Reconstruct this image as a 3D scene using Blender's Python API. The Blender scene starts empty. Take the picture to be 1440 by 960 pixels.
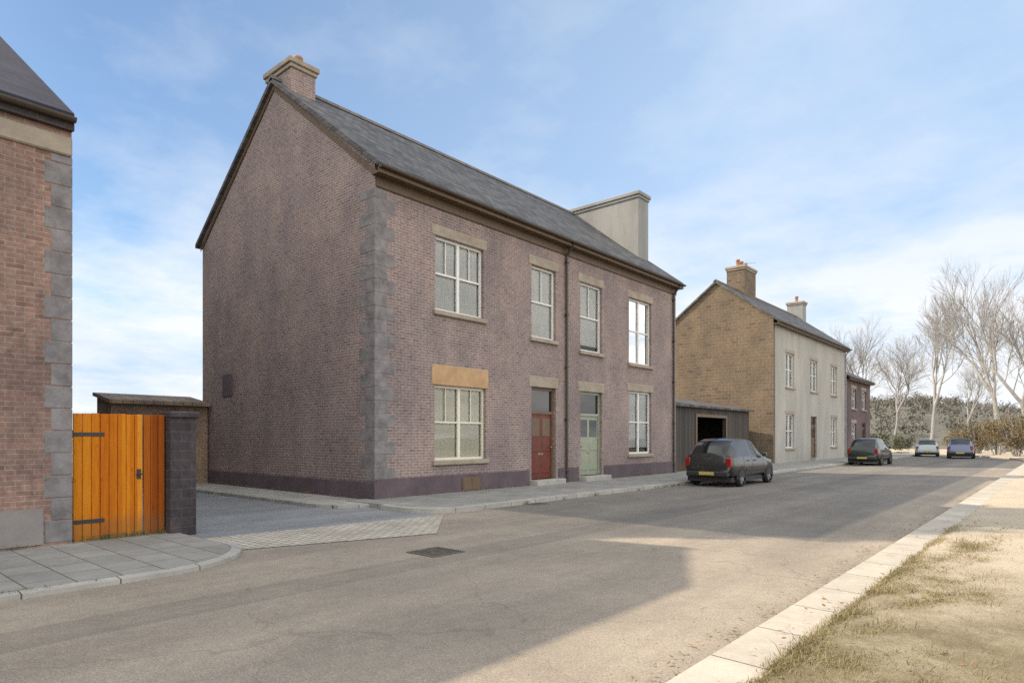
import bpy, bmesh, math, random
from mathutils import Vector, Matrix
R = math.radians
random.seed(7)
sc = bpy.context.scene
COL = sc.collection
HOR, F = 615.0, 900.0

def at(px, z):
    """ground position (X across the street, Y along it) on the sight line px at depth z"""
    vx = (px - 720) / F * z + 3.43; vz = z - 16.0
    return (.756*vx - .655*vz, .655*vx + .756*vz)

# ------------------------------------------------------------------ materials
def new_mat(name):
    m = bpy.data.materials.new(name); m.use_nodes = True
    nt = m.node_tree
    for n in list(nt.nodes): nt.nodes.remove(n)
    out = nt.nodes.new('ShaderNodeOutputMaterial')
    b = nt.nodes.new('ShaderNodeBsdfPrincipled')
    nt.links.new(b.outputs[0], out.inputs[0])
    return m, nt, b
def N(nt, t, **kw):
    n = nt.nodes.new(t)
    for k, v in kw.items():
        if k in n.inputs: n.inputs[k].default_value = v
        else: setattr(n, k, v)
    return n
def L(nt, a, b): nt.links.new(a, b)
def c4(c): return (c[0], c[1], c[2], 1)
def noise(nt, co, scale, detail=4, rough=.6):
    n = N(nt, 'ShaderNodeTexNoise'); n.inputs['Scale'].default_value = scale
    n.inputs['Detail'].default_value = detail; n.inputs['Roughness'].default_value = rough
    L(nt, co, n.inputs['Vector']); return n.outputs['Fac']
def ramp(nt, fac, stops):
    r = N(nt, 'ShaderNodeValToRGB'); e = r.color_ramp.elements
    while len(e) < len(stops): e.new(.5)
    for i, (p, c) in enumerate(stops): e[i].position = p; e[i].color = c4(c) if not isinstance(c, (int, float)) else (c, c, c, 1)
    L(nt, fac, r.inputs['Fac']); return r.outputs['Color']
def mix(nt, fac, a, b, blend='MIX'):
    m = N(nt, 'ShaderNodeMix', data_type='RGBA', blend_type=blend)
    for s, v in ((m.inputs[0], fac), (m.inputs[6], a), (m.inputs[7], b)):
        if hasattr(v, 'links'): L(nt, v, s)
        elif isinstance(v, (int, float)): s.default_value = v if s == m.inputs[0] else (v, v, v, 1)
        else: s.default_value = c4(v)
    return m.outputs[2]
def bump(nt, b, h, strength=.4, dist=.01):
    n = N(nt, 'ShaderNodeBump'); n.inputs['Strength'].default_value = strength; n.inputs['Distance'].default_value = dist
    L(nt, h, n.inputs['Height']); L(nt, n.outputs[0], b.inputs['Normal'])
def coords(nt):
    t = N(nt, 'ShaderNodeTexCoord'); return t.outputs['Object']
def uv_wall(nt, co):
    """u = X+Y, v = Z : runs along either kind of wall"""
    s = N(nt, 'ShaderNodeSeparateXYZ'); L(nt, co, s.inputs[0])
    a = N(nt, 'ShaderNodeMath', operation='ADD'); L(nt, s.outputs[0], a.inputs[0]); L(nt, s.outputs[1], a.inputs[1])
    c = N(nt, 'ShaderNodeCombineXYZ'); L(nt, a.outputs[0], c.inputs[0]); L(nt, s.outputs[2], c.inputs[1])
    return c.outputs[0]
def brick_mat(name, c1, c2, mortar, bw=.225, bh=.075, ms=.010, stain=.35, var=.5):
    m, nt, b = new_mat(name); co = coords(nt); uv = uv_wall(nt, co)
    # wobble the courses a little
    nz = N(nt, 'ShaderNodeTexNoise'); nz.inputs['Scale'].default_value = 3.; L(nt, co, nz.inputs['Vector'])
    vm = N(nt, 'ShaderNodeVectorMath', operation='MULTIPLY_ADD'); L(nt, nz.outputs['Color'], vm.inputs[0])
    vm.inputs[1].default_value = (.02, .012, 0); L(nt, uv, vm.inputs[2])
    t = N(nt, 'ShaderNodeTexBrick'); L(nt, vm.outputs[0], t.inputs['Vector'])
    t.inputs['Color1'].default_value = c4(c1); t.inputs['Color2'].default_value = c4(c2); t.inputs['Mortar'].default_value = c4(mortar)
    t.inputs['Scale'].default_value = 1; t.inputs['Brick Width'].default_value = bw; t.inputs['Row Height'].default_value = bh
    t.inputs['Mortar Size'].default_value = ms; t.inputs['Mortar Smooth'].default_value = .3
    col = t.outputs['Color']
    col = mix(nt, .8, col, ramp(nt, noise(nt, co, 9, 5, .7), [(.3, (1-var,)*3), (.7, (1+var*.35,)*3)]), 'MULTIPLY')
    t2 = N(nt, 'ShaderNodeTexBrick'); L(nt, vm.outputs[0], t2.inputs['Vector']); t2.inputs['Color1'].default_value = (0, 0, 0, 1); t2.inputs['Color2'].default_value = (1, 1, 1, 1); t2.inputs['Mortar'].default_value = (.5, .5, .5, 1)
    t2.inputs['Scale'].default_value = 1; t2.inputs['Brick Width'].default_value = bw; t2.inputs['Row Height'].default_value = bh; t2.inputs['Mortar Size'].default_value = ms; t2.offset_frequency = 2; t2.squash_frequency = 3
    col = mix(nt, 1., col, ramp(nt, t2.outputs['Color'], [(.04, (.66, .64, .66)), (.18, (.96,)*3), (.82, (1.,)*3), (.96, (1.22, 1.17, 1.1))]), 'MULTIPLY')
    col = mix(nt, .75, col, ramp(nt, noise(nt, co, .55, 6, .7), [(.36, (.80, .79, .80)), (.5, (1.,)*3), (.64, (1.14, 1.08, 1.03))]), 'MULTIPLY')
    mp = N(nt, 'ShaderNodeMapping'); mp.inputs['Scale'].default_value = (.8, .8, .45); L(nt, co, mp.inputs['Vector'])
    st = ramp(nt, noise(nt, mp.outputs[0], 1.1, 6, .65), [(.35, (1-stain, 1-stain, 1-stain*.9)), (.68, (1.08, 1.05, 1.0))])
    col = mix(nt, 1., col, st, 'MULTIPLY')
    L(nt, col, b.inputs['Base Color']); b.inputs['Roughness'].default_value = .92
    hh = mix(nt, .35, t.outputs['Fac'], noise(nt, co, 45, 4))
    inv = N(nt, 'ShaderNodeInvert'); L(nt, hh, inv.inputs['Color']); bump(nt, b, inv.outputs[0], .7, .012)
    return m
def plain_mat(name, ca, cb, scale=2., rough=.85, bstr=.25, bscale=30, stretch=(1, 1, 1), lo=.35, hi=.65, spec=.5, metallic=0):
    m, nt, b = new_mat(name); co = coords(nt)
    mp = N(nt, 'ShaderNodeMapping'); mp.inputs['Scale'].default_value = stretch; L(nt, co, mp.inputs['Vector'])
    L(nt, ramp(nt, noise(nt, mp.outputs[0], scale, 6, .65), [(lo, ca), (hi, cb)]), b.inputs['Base Color'])
    b.inputs['Roughness'].default_value = rough; b.inputs['Specular IOR Level'].default_value = spec; b.inputs['Metallic'].default_value = metallic
    if bstr: bump(nt, b, noise(nt, co, bscale, 4), bstr, .008)
    return m
def slate_mat(name, ca, cb):
    m, nt, b = new_mat(name); co = coords(nt)
    s = N(nt, 'ShaderNodeSeparateXYZ'); L(nt, co, s.inputs[0])
    k = N(nt, 'ShaderNodeMath', operation='MULTIPLY'); k.inputs[1].default_value = 1.6; L(nt, s.outputs[2], k.inputs[0])
    c = N(nt, 'ShaderNodeCombineXYZ'); L(nt, s.outputs[1], c.inputs[0]); L(nt, k.outputs[0], c.inputs[1])
    t = N(nt, 'ShaderNodeTexBrick'); L(nt, c.outputs[0], t.inputs['Vector'])
    t.inputs['Color1'].default_value = c4(ca); t.inputs['Color2'].default_value = c4(cb); t.inputs['Mortar'].default_value = (.03, .03, .035, 1)
    t.inputs['Scale'].default_value = 1; t.inputs['Brick Width'].default_value = .3; t.inputs['Row Height'].default_value = .24; t.inputs['Mortar Size'].default_value = .008
    col = mix(nt, .8, t.outputs['Color'], ramp(nt, noise(nt, co, 1.6, 8, .75), [(.35, (.5,)*3), (.7, (1.35, 1.32, 1.2))]), 'MULTIPLY')
    L(nt, col, b.inputs['Base Color']); b.inputs['Roughness'].default_value = .75; b.inputs['Specular IOR Level'].default_value = .3
    inv = N(nt, 'ShaderNodeInvert'); L(nt, t.outputs['Fac'], inv.inputs['Color']); bump(nt, b, inv.outputs[0], .6, .015)
    return m
def paint_mat(name, col, rough=.5, dirt=.25, coat=0, metallic=0):
    m, nt, b = new_mat(name); co = coords(nt)
    r = ramp(nt, noise(nt, co, 5, 6, .7), [(.3, tuple(x*(1-dirt) for x in col)), (.65, col)])
    L(nt, r, b.inputs['Base Color']); b.inputs['Roughness'].default_value = rough; b.inputs['Coat Weight'].default_value = coat; b.inputs['Metallic'].default_value = metallic
    return m
def board_mat(name, ca, cb, cc, width=.11):
    """vertical painted boards, the paint faded unevenly"""
    m, nt, b = new_mat(name); co = coords(nt)
    s = N(nt, 'ShaderNodeSeparateXYZ'); L(nt, co, s.inputs[0])
    d = N(nt, 'ShaderNodeMath', operation='DIVIDE'); d.inputs[1].default_value = width; L(nt, s.outputs[1], d.inputs[0])
    fl = N(nt, 'ShaderNodeMath', operation='FLOOR'); L(nt, d.outputs[0], fl.inputs[0])
    w = N(nt, 'ShaderNodeTexWhiteNoise', noise_dimensions='1D'); L(nt, fl.outputs[0], w.inputs['W'])
    mp = N(nt, 'ShaderNodeMapping'); mp.inputs['Scale'].default_value = (1, 9, .7); L(nt, co, mp.inputs['Vector'])
    f = mix(nt, .5, w.outputs['Value'], noise(nt, mp.outputs[0], 3, 6, .7))
    col = ramp(nt, f, [(.2, ca), (.5, cb), (.8, cc)])
    mg = N(nt, 'ShaderNodeMapping'); mg.inputs['Scale'].default_value = (1, 60, 1.5); L(nt, co, mg.inputs['Vector'])
    col = mix(nt, .55, col, ramp(nt, noise(nt, mg.outputs[0], 2, 6, .7), [(.34, (.55, .5, .5)), (.55, (1.05,)*3)]), 'MULTIPLY')
    kn = N(nt, 'ShaderNodeTexVoronoi'); kn.inputs['Scale'].default_value = 1; mk2 = N(nt, 'ShaderNodeMapping'); mk2.inputs['Scale'].default_value = (1, 9, 2.3); L(nt, co, mk2.inputs['Vector']); L(nt, mk2.outputs[0], kn.inputs['Vector'])
    col = mix(nt, ramp(nt, kn.outputs['Distance'], [(.05, .6), (.13, 0.)]), col, tuple(x*.35 for x in ca))
    dz = N(nt, 'ShaderNodeMath', operation='MULTIPLY_ADD'); L(nt, noise(nt, mp.outputs[0], 4, 5, .7), dz.inputs[0]); dz.inputs[1].default_value = -.55; L(nt, s.outputs[2], dz.inputs[2])
    col = mix(nt, ramp(nt, dz.outputs[0], [(0., .42), (.2, 0.)]), col, (.14, .085, .04))
    L(nt, col, b.inputs['Base Color'])
    b.inputs['Roughness'].default_value = .75; b.inputs['Specular IOR Level'].default_value = .2; bump(nt, b, noise(nt, mp.outputs[0], 12, 4), .5, .006)
    return m
def glass_mat(name):
    m = bpy.data.materials.new(name); m.use_nodes = True; nt = m.node_tree
    for n in list(nt.nodes): nt.nodes.remove(n)
    out = N(nt, 'ShaderNodeOutputMaterial'); mx = N(nt, 'ShaderNodeMixShader'); tr = N(nt, 'ShaderNodeBsdfTransparent'); gl = N(nt, 'ShaderNodeBsdfGlossy')
    tr.inputs[0].default_value = (.93, .95, .94, 1); gl.inputs['Roughness'].default_value = .015
    fr = N(nt, 'ShaderNodeFresnel'); fr.inputs['IOR'].default_value = 1.55
    co = coords(nt); bp = N(nt, 'ShaderNodeBump'); bp.inputs['Strength'].default_value = .05; bp.inputs['Distance'].default_value = .02
    L(nt, noise(nt, co, 1.7, 2), bp.inputs['Height']); L(nt, bp.outputs[0], gl.inputs['Normal'])
    L(nt, fr.outputs[0], mx.inputs[0]); L(nt, tr.outputs[0], mx.inputs[1]); L(nt, gl.outputs[0], mx.inputs[2]); L(nt, mx.outputs[0], out.inputs[0])
    return m
def dark_glass(name):
    m, nt, b = new_mat(name); b.inputs['Base Color'].default_value = (.012, .014, .015, 1); b.inputs['Roughness'].default_value = .04; b.inputs['IOR'].default_value = 1.6
    return m
def asphalt_mat(name, ca, cb, shade_and_trench=True):
    m, nt, b = new_mat(name); co = coords(nt)
    g = N(nt, 'ShaderNodeTexVoronoi'); g.inputs['Scale'].default_value = 90; L(nt, co, g.inputs['Vector'])
    col = ramp(nt, noise(nt, co, .45, 8, .7), [(.35, ca), (.65, cb)])
    mp = N(nt, 'ShaderNodeMapping'); mp.inputs['Scale'].default_value = (1.5, .12, 1); L(nt, co, mp.inputs['Vector'])
    col = mix(nt, .7, col, ramp(nt, noise(nt, mp.outputs[0], .7, 4, .6), [(.35, (.74, .74, .75)), (.65, (1.15, 1.13, 1.1))]), 'MULTIPLY')
    col = mix(nt, .55, col, ramp(nt, g.outputs['Distance'], [(.1, (.72,)*3), (.7, (1.3,)*3)]), 'MULTIPLY')
    col = mix(nt, .35, col, ramp(nt, noise(nt, co, 7, 6, .8), [(.35, (.7,)*3), (.65, (1.22,)*3)]), 'MULTIPLY')
    col = mix(nt, .6, col, ramp(nt, noise(nt, co, 38, 5, .85), [(.36, (.62,)*3), (.64, (1.3,)*3)]), 'MULTIPLY')
    col = mix(nt, .6, col, ramp(nt, noise(nt, co, 140, 3, .85), [(.36, (.35,)*3), (.64, (1.55,)*3)]), 'MULTIPLY')
    if shade_and_trench:
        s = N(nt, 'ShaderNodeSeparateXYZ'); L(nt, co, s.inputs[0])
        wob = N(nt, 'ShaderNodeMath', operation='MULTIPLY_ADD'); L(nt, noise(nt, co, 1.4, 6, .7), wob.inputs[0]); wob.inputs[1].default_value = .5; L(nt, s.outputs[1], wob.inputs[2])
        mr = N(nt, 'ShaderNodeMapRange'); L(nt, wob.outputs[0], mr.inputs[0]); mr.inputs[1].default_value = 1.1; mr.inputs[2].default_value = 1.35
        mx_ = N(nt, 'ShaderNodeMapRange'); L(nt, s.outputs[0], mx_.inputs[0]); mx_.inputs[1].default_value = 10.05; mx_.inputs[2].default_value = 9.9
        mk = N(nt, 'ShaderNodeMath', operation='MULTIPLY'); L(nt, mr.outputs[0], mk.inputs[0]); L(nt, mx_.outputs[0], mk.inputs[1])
        col = mix(nt, mk.outputs[0], col, mix(nt, 1., col, (.60, .64, .71), 'MULTIPLY'))  # shade painted in: shadowed side of the road multiplied darker and cooler
        # trench reinstatement: a long dark strip along the near lane
        tx = N(nt, 'ShaderNodeMath', operation='COMPARE'); L(nt, s.outputs[0], tx.inputs[0]); tx.inputs[1].default_value = 6.6; tx.inputs[2].default_value = .32
        tp_ = N(nt, 'ShaderNodeMath', operation='MULTIPLY'); L(nt, tx.outputs[0], tp_.inputs[0]); tp_.inputs[1].default_value = .8
        col = mix(nt, tp_.outputs[0], col, mix(nt, 1., col, (.78, .79, .81), 'MULTIPLY'))
    v = N(nt, 'ShaderNodeTexVoronoi', feature='DISTANCE_TO_EDGE'); v.inputs['Scale'].default_value = .33
    nz = N(nt, 'ShaderNodeTexNoise'); nz.inputs['Scale'].default_value = 1.2; nz.inputs['Detail'].default_value = 6; L(nt, co, nz.inputs['Vector'])
    va = N(nt, 'ShaderNodeVectorMath', operation='MULTIPLY_ADD'); va.inputs[1].default_value = (1.6, 1.6, 0); L(nt, nz.outputs['Color'], va.inputs[0]); L(nt, co, va.inputs[2]); L(nt, va.outputs[0], v.inputs['Vector'])
    col = mix(nt, ramp(nt, v.outputs['Distance'], [(.002, .22), (.007, 0.)]), col, (.05, .048, .045))
    L(nt, col, b.inputs['Base Color']); b.inputs['Roughness'].default_value = .93
    bump(nt, b, g.outputs['Distance'], .45, .006)
    return m
def slab_mat(name, ca, cb, w=.6, h=.45):
    m, nt, b = new_mat(name); co = coords(nt)
    t = N(nt, 'ShaderNodeTexBrick'); L(nt, co, t.inputs['Vector'])
    t.inputs['Color1'].default_value = c4(ca); t.inputs['Color2'].default_value = c4(cb); t.inputs['Mortar'].default_value = (.09, .088, .08, 1)
    t.inputs['Scale'].default_value = 1; t.inputs['Brick Width'].default_value = w; t.inputs['Row Height'].default_value = h; t.inputs['Mortar Size'].default_value = .008
    col = mix(nt, .9, t.outputs['Color'], ramp(nt, noise(nt, co, 1.2, 8, .75), [(.3, (.68,)*3), (.7, (1.15,)*3)]), 'MULTIPLY')
    col = mix(nt, .5, col, ramp(nt, noise(nt, co, 60, 4, .8), [(.3, (.7,)*3), (.7, (1.2,)*3)]), 'MULTIPLY')
    L(nt, col, b.inputs['Base Color']); b.inputs['Roughness'].default_value = .9
    inv = N(nt, 'ShaderNodeInvert'); L(nt, t.outputs['Fac'], inv.inputs['Color']); bump(nt, b, inv.outputs[0], .5, .006)
    return m

M = {}
M['brick'] = brick_mat('terrace_brick', (.335, .242, .226), (.245, .184, .182), (.385, .35, .34), ms=.013, stain=.22, var=.4)
M['brick_left'] = brick_mat('end_house_brick', (.36, .22, .18), (.28, .175, .15), (.36, .3, .26), stain=.3)
M['brown_stone'] = brick_mat('brown_stone', (.225, .17, .12), (.175, .13, .095), (.26, .22, .165), .42, .2, .014, stain=.25)
M['plum_brick'] = brick_mat('plum_brick', (.19, .125, .13), (.14, .095, .105), (.22, .19, .18), stain=.35)
M['dark_stone'] = brick_mat('dark_stone', (.075, .062, .07), (.05, .043, .052), (.09, .08, .08), .34, .16, .012, stain=.3)
M['yard_brick'] = brick_mat('yard_brick', (.38, .27, .19), (.30, .21, .15), (.42, .35, .27), stain=.35)
M['quoin'] = plain_mat('grey_quoin_stone', (.13, .122, .128), (.25, .238, .243), 2.6, .92, .6, 25)
M['tan_stone'] = plain_mat('tan_sandstone', (.40, .25, .13), (.5, .33, .19), 3, .9, .3, 40)
M['sand_stone'] = plain_mat('weathered_sandstone', (.26, .22, .175), (.36, .31, .25), 2.5, .9, .3, 40)
M['plinth'] = plain_mat('plum_plinth_render', (.085, .064, .078), (.125, .095, .108), 1.6, .9, .35, 30)
M['plinth_grey'] = plain_mat('grey_plinth_render', (.19, .18, .18), (.25, .23, .22), 1.6, .9, .35, 30)
M['grey_render'] = plain_mat('grey_render', (.215, .218, .218), (.30, .303, .30), .9, .92, .3, 40, (1, 1, .3))
M['pale_render'] = plain_mat('pale_render', (.31, .305, .28), (.41, .395, .36), .8, .92, .3, 40, (1, 1, .3))
M['slate'] = slate_mat('welsh_slate', (.075, .073, .08), (.15, .148, .155))
M['slate_blue'] = slate_mat('blue_slate', (.02, .021, .042), (.032, .032, .06))
M['brown_tile'] = slate_mat('brown_roof_tile', (.22, .165, .125), (.28, .21, .16))
M['ridge'] = plain_mat('ridge_tile', (.11, .10, .10), (.17, .15, .14), 4)
M['terracotta'] = plain_mat('terracotta', (.28, .16, .10), (.38, .23, .15), 6)
M['fascia'] = paint_mat('brown_fascia_paint', (.115, .072, .038), .5, .35)
M['gutter'] = paint_mat('brown_gutter', (.06, .043, .03), .4, .3)
M['pipe_grey'] = paint_mat('grey_pipe', (.3, .31, .33), .4, .25)
M['white_paint'] = paint_mat('white_window_paint', (.74, .74, .71), .4, .12)
M['cream_paint'] = paint_mat('cream_window_paint', (.72, .69, .58), .45, .12)
M['blind'] = plain_mat('net_curtain', (.62, .63, .63), (.78, .78, .77), 6, .95, 0, 10, (4, 4, .3))
M['cream_blind'] = plain_mat('cream_blind', (.76, .72, .58), (.84, .80, .66), 3, .95, 0, 10, (4, 4, .3))
M['glass'] = glass_mat('window_glass')
M['dark_glass'] = dark_glass('dark_glass')
M['red_door'] = paint_mat('red_door_paint', (.15, .034, .02), .5, .35)
M['brown_door'] = paint_mat('brown_door_paint', (.15, .095, .06), .5, .25)
M['green_door'] = paint_mat('sage_door_paint', (.30, .33, .25), .45, .2)
M['brass'] = paint_mat('brass', (.5, .38, .16), .35, .2, 0, 1)
M['orange'] = board_mat('orange_gate_paint', (.42, .105, .003), (.56, .19, .006), (.62, .26, .03))
M['orange_deep'] = board_mat('deep_orange_gate_paint', (.23, .05, .003), (.31, .078, .004), (.36, .10, .008))
M['iron'] = paint_mat('black_iron', (.025, .025, .027), .45, .3)
M['worn_iron'] = plain_mat('worn_iron', (.07, .062, .055), (.13, .115, .10), 9, .55, .3, 60)
M['void'] = paint_mat('dark_interior', (.02, .018, .018), .9, .2)
M['tarred_board'] = board_mat('tarred_boards', (.05, .045, .042), (.075, .066, .06), (.1, .085, .075), .15)
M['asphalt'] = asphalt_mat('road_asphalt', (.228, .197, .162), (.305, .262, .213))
M['lane'] = asphalt_mat('lane_asphalt', (.17, .18, .195), (.23, .24, .255), False)
M['slabs'] = slab_mat('paving_slabs', (.25, .25, .235), (.31, .305, .285))
M['pale_slabs'] = slab_mat('pale_paving', (.33, .325, .305), (.41, .40, .37))
M['kerb'] = slab_mat('kerb_stones', (.36, .35, .325), (.43, .41, .375), 3.0, .91)
M['pale_kerb'] = slab_mat('pale_kerb_stones', (.40, .36, .305), (.47, .425, .36), 3.0, .91)
M['setts'] = slab_mat('pale_setts', (.42, .38, .32), (.5, .46, .39), .2, .12)
M['concrete'] = plain_mat('step_stone', (.3, .29, .27), (.4, .385, .36), 3)
M['bark'] = plain_mat('grey_bark', (.17, .165, .155), (.33, .32, .305), 7, .95, .4, 20)
M['twig'] = plain_mat('twig_bark', (.25, .24, .235), (.36, .35, .34), 3, .95, 0)
M['hedge'] = plain_mat('winter_hedge_leaf', (.10, .075, .035), (.2, .15, .075), 1.2, .9, 0)
M['hill_side'] = plain_mat('grey_winter_hillside', (.085, .082, .068), (.14, .135, .11), .08, .95, .3, 2)
M['far_wood'] = plain_mat('far_winter_wood', (.085, .08, .068), (.16, .15, .125), .2, .95, 0)
M['evergreen'] = plain_mat('olive_leaf', (.07, .08, .045), (.12, .12, .075), 1.2, .9, 0)
M['rubber'] = paint_mat('tyre_rubber', (.02, .02, .02), .8, .2)
M['alloy'] = paint_mat('alloy_rim', (.4, .4, .41), .35, .2, 0, .8)
M['plastic'] = paint_mat('black_plastic', (.022, .022, .023), .55, .2)
M['lamp_red'] = paint_mat('tail_lamp', (.25, .01, .01), .15, .05)
M['lamp_clear'] = paint_mat('head_lamp', (.55, .56, .57), .1, .05)
M['plate'] = paint_mat('number_plate', (.42, .35, .10), .4, .1)
M['plate_white'] = paint_mat('white_plate', (.7, .7, .68), .4, .1)
M['car_black'] = paint_mat('black_car_paint', (.010, .012, .012), .3, .15, .6)
M['car_green'] = paint_mat('green_car_paint', (.006, .016, .010), .3, .15, .6)
M['car_silver'] = paint_mat('silver_car_paint', (.3, .35, .38), .3, .1, 1, .3)
M['car_blue'] = paint_mat('blue_car_paint', (.07, .11, .25), .3, .1, 1)
M['field'] = plain_mat('winter_field', (.10, .092, .065), (.16, .145, .10), .05, .95, .3, 2)
M['olive_blade'] = plain_mat('olive_grass_blade', (.12, .115, .045), (.20, .18, .08), 2.2, .9, 0)
M['dead_leaf'] = plain_mat('dead_leaf', (.14, .075, .03), (.26, .16, .07), 8, .9, 0)
M['stone_bits'] = plain_mat('loose_stone', (.2, .175, .14), (.42, .37, .3), 30, .9, 0)
M['straw'] = plain_mat('dry_grass_blade', (.22, .18, .09), (.34, .28, .16), 2.2, .9, 0)

def verge_material():
    m, nt, b = new_mat('sandy_verge'); co = coords(nt)
    grass = ramp(nt, noise(nt, co, 1.6, 8, .75), [(.35, (.175, .14, .08)), (.52, (.235, .195, .12)), (.7, (.31, .265, .18))])
    sand = ramp(nt, noise(nt, co, .9, 8, .7), [(.3, (.40, .335, .25)), (.7, (.53, .455, .355))])
    s = N(nt, 'ShaderNodeSeparateXYZ'); L(nt, co, s.inputs[0])
    a = N(nt, 'ShaderNodeMath', operation='MULTIPLY_ADD'); L(nt, noise(nt, co, .8, 5, .7), a.inputs[0]); a.inputs[1].default_value = 7.; L(nt, s.outputs[1], a.inputs[2])
    mr = N(nt, 'ShaderNodeMapRange'); L(nt, a.outputs[0], mr.inputs[0]); mr.inputs[1].default_value = -1.0; mr.inputs[2].default_value = 3.5
    col = mix(nt, mr.outputs[0], grass, sand)
    col = mix(nt, .7, col, ramp(nt, noise(nt, co, 50, 6, .85), [(.35, (.55,)*3), (.65, (1.3,)*3)]), 'MULTIPLY')
    col = mix(nt, .6, col, ramp(nt, noise(nt, co, 150, 4, .85), [(.35, (.5,)*3), (.65, (1.4,)*3)]), 'MULTIPLY')
    L(nt, col, b.inputs['Base Color']); b.inputs['Roughness'].default_value = .97
    bump(nt, b, noise(nt, co, 25, 8, .75), .8, .03)
    return m
M['verge'] = verge_material()

# ------------------------------------------------------------------ mesh helpers
class MB:
    def __init__(s): s.v = []; s.f = []; s.smooth = []
    def add(s, vs, fs, sm=False):
        o = len(s.v); s.v += [tuple(p) for p in vs]; s.f += [tuple(i+o for i in f) for f in fs]; s.smooth += [sm]*len(fs); return s
    def box(s, x0, x1, y0, y1, z0, z1):
        return s.add([(x0,y0,z0),(x1,y0,z0),(x1,y1,z0),(x0,y1,z0),(x0,y0,z1),(x1,y0,z1),(x1,y1,z1),(x0,y1,z1)],
                     [(0,3,2,1),(4,5,6,7),(0,1,5,4),(1,2,6,5),(2,3,7,6),(3,0,4,7)])
    def bbox(s, x0, x1, y0, y1, z0, z1, b=.012):
        """box with chamfered edges"""
        bm = bmesh.new(); bmesh.ops.create_cube(bm, size=1)
        for v in bm.verts: v.co = ((x0+x1)/2+v.co.x*(x1-x0), (y0+y1)/2+v.co.y*(y1-y0), (z0+z1)/2+v.co.z*(z1-z0))
        bmesh.ops.bevel(bm, geom=bm.edges[:], offset=b, segments=1, affect='EDGES')
        bm.verts.index_update(); s.add([v.co[:] for v in bm.verts], [[v.index for v in f.verts] for f in bm.faces]); bm.free(); return s
    def quad(s, a, b, c, d): return s.add([a, b, c, d], [(0,1,2,3)])
    def prism(s, poly, axis, a, b):
        """poly of 2D points extruded along axis ('x','y','z') from a to b"""
        def p3(p, t): return (t, p[0], p[1]) if axis == 'x' else (p[0], t, p[1]) if axis == 'y' else (p[0], p[1], t)
        n = len(poly); vs = [p3(p, a) for p in poly] + [p3(p, b) for p in poly]
        fs = [tuple(range(n))[::-1], tuple(range(n, 2*n))] + [(i, (i+1) % n, n+(i+1) % n, n+i) for i in range(n)]
        return s.add(vs, fs)
    def tube(s, p, q, r0, r1, n=8, cap=True):
        p, q = Vector(p), Vector(q); d = (q-p).normalized(); u = d.orthogonal().normalized(); w = d.cross(u)
        vs = [p+(u*math.cos(2*math.pi*i/n)+w*math.sin(2*math.pi*i/n))*r0 for i in range(n)] + [q+(u*math.cos(2*math.pi*i/n)+w*math.sin(2*math.pi*i/n))*r1 for i in range(n)]
        s.add(vs, [(i, (i+1) % n, n+(i+1) % n, n+i) for i in range(n)], True)
        if cap: s.add(vs, [tuple(range(n))[::-1], tuple(range(n, 2*n))])
        return s
    def lathe(s, prof, cx, cy, n=14):
        vs = []; 
        for r, z in prof: vs += [(cx+r*math.cos(2*math.pi*i/n), cy+r*math.sin(2*math.pi*i/n), z) for i in range(n)]
        fs = [(k*n+i, k*n+(i+1) % n, (k+1)*n+(i+1) % n, (k+1)*n+i) for k in range(len(prof)-1) for i in range(n)]
        return s.add(vs, fs, True)
    def build(s, name, mat, parent=None, root=None):
        """one mesh object; verts are in world space, moved into the root's space"""
        o0 = Vector(root.location) if root else Vector((0, 0, 0))
        me = bpy.data.meshes.new(name); me.from_pydata([tuple(Vector(v)-o0) for v in s.v], [], s.f)
        me.polygons.foreach_set('use_smooth', s.smooth); me.update()
        bm = bmesh.new(); bm.from_mesh(me); bmesh.ops.recalc_face_normals(bm, faces=bm.faces[:]); bm.to_mesh(me); bm.free()
        for m in (mat if isinstance(mat, (list, tuple)) else [mat]): me.materials.append(m)
        ob = bpy.data.objects.new(name, me); COL.objects.link(ob)
        if parent: ob.parent = parent
        return ob
def tag(o, label=None, cat=None, group=None, kind=None):
    if label: o['label'] = label
    if cat: o['category'] = cat
    if group: o['group'] = group
    if kind: o['kind'] = kind
    return o
def thing(name, label, cat, loc=(0, 0, 0), group=None):
    o = bpy.data.objects.new(name, None); COL.objects.link(o); o.location = loc; o.empty_display_size = .3
    return tag(o, label, cat, group)
def struct(mb, name, mat): return tag(mb.build(name, mat), kind='structure')

# ------------------------------------------------------------------ ground, road, pavements
g = MB(); S = 900
g.quad((-S, -S, -.06), (S, -S, -.06), (S, S, -.06), (-S, S, -.06)); struct(g, 'ground', M['field'])
def ribbon(x0, x1, ys, bend, z):
    """strip between offsets x0,x1 following the street, which bends left far off"""
    m = MB(); vs = []
    for y in ys:
        bx = bend(y); vs += [(x0+bx, y, z), (x1+bx, y, z)]
    m.add(vs, [(2*i, 2*i+1, 2*i+3, 2*i+2) for i in range(len(ys)-1)]); return m
def bend(y): return 0 if y < 42 else -((y-42)**2)/70.0
ys = [-60, -20, 0, 20, 40] + [42+2*i for i in range(28)]
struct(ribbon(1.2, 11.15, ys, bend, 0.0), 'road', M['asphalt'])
m = MB(); m.quad((-14, -5.6, .004), (2.95, -5.6, .004), (2.95, -.6, .004), (-14, -.6, .004)); struct(m, 'lane', M['lane'])
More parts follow.
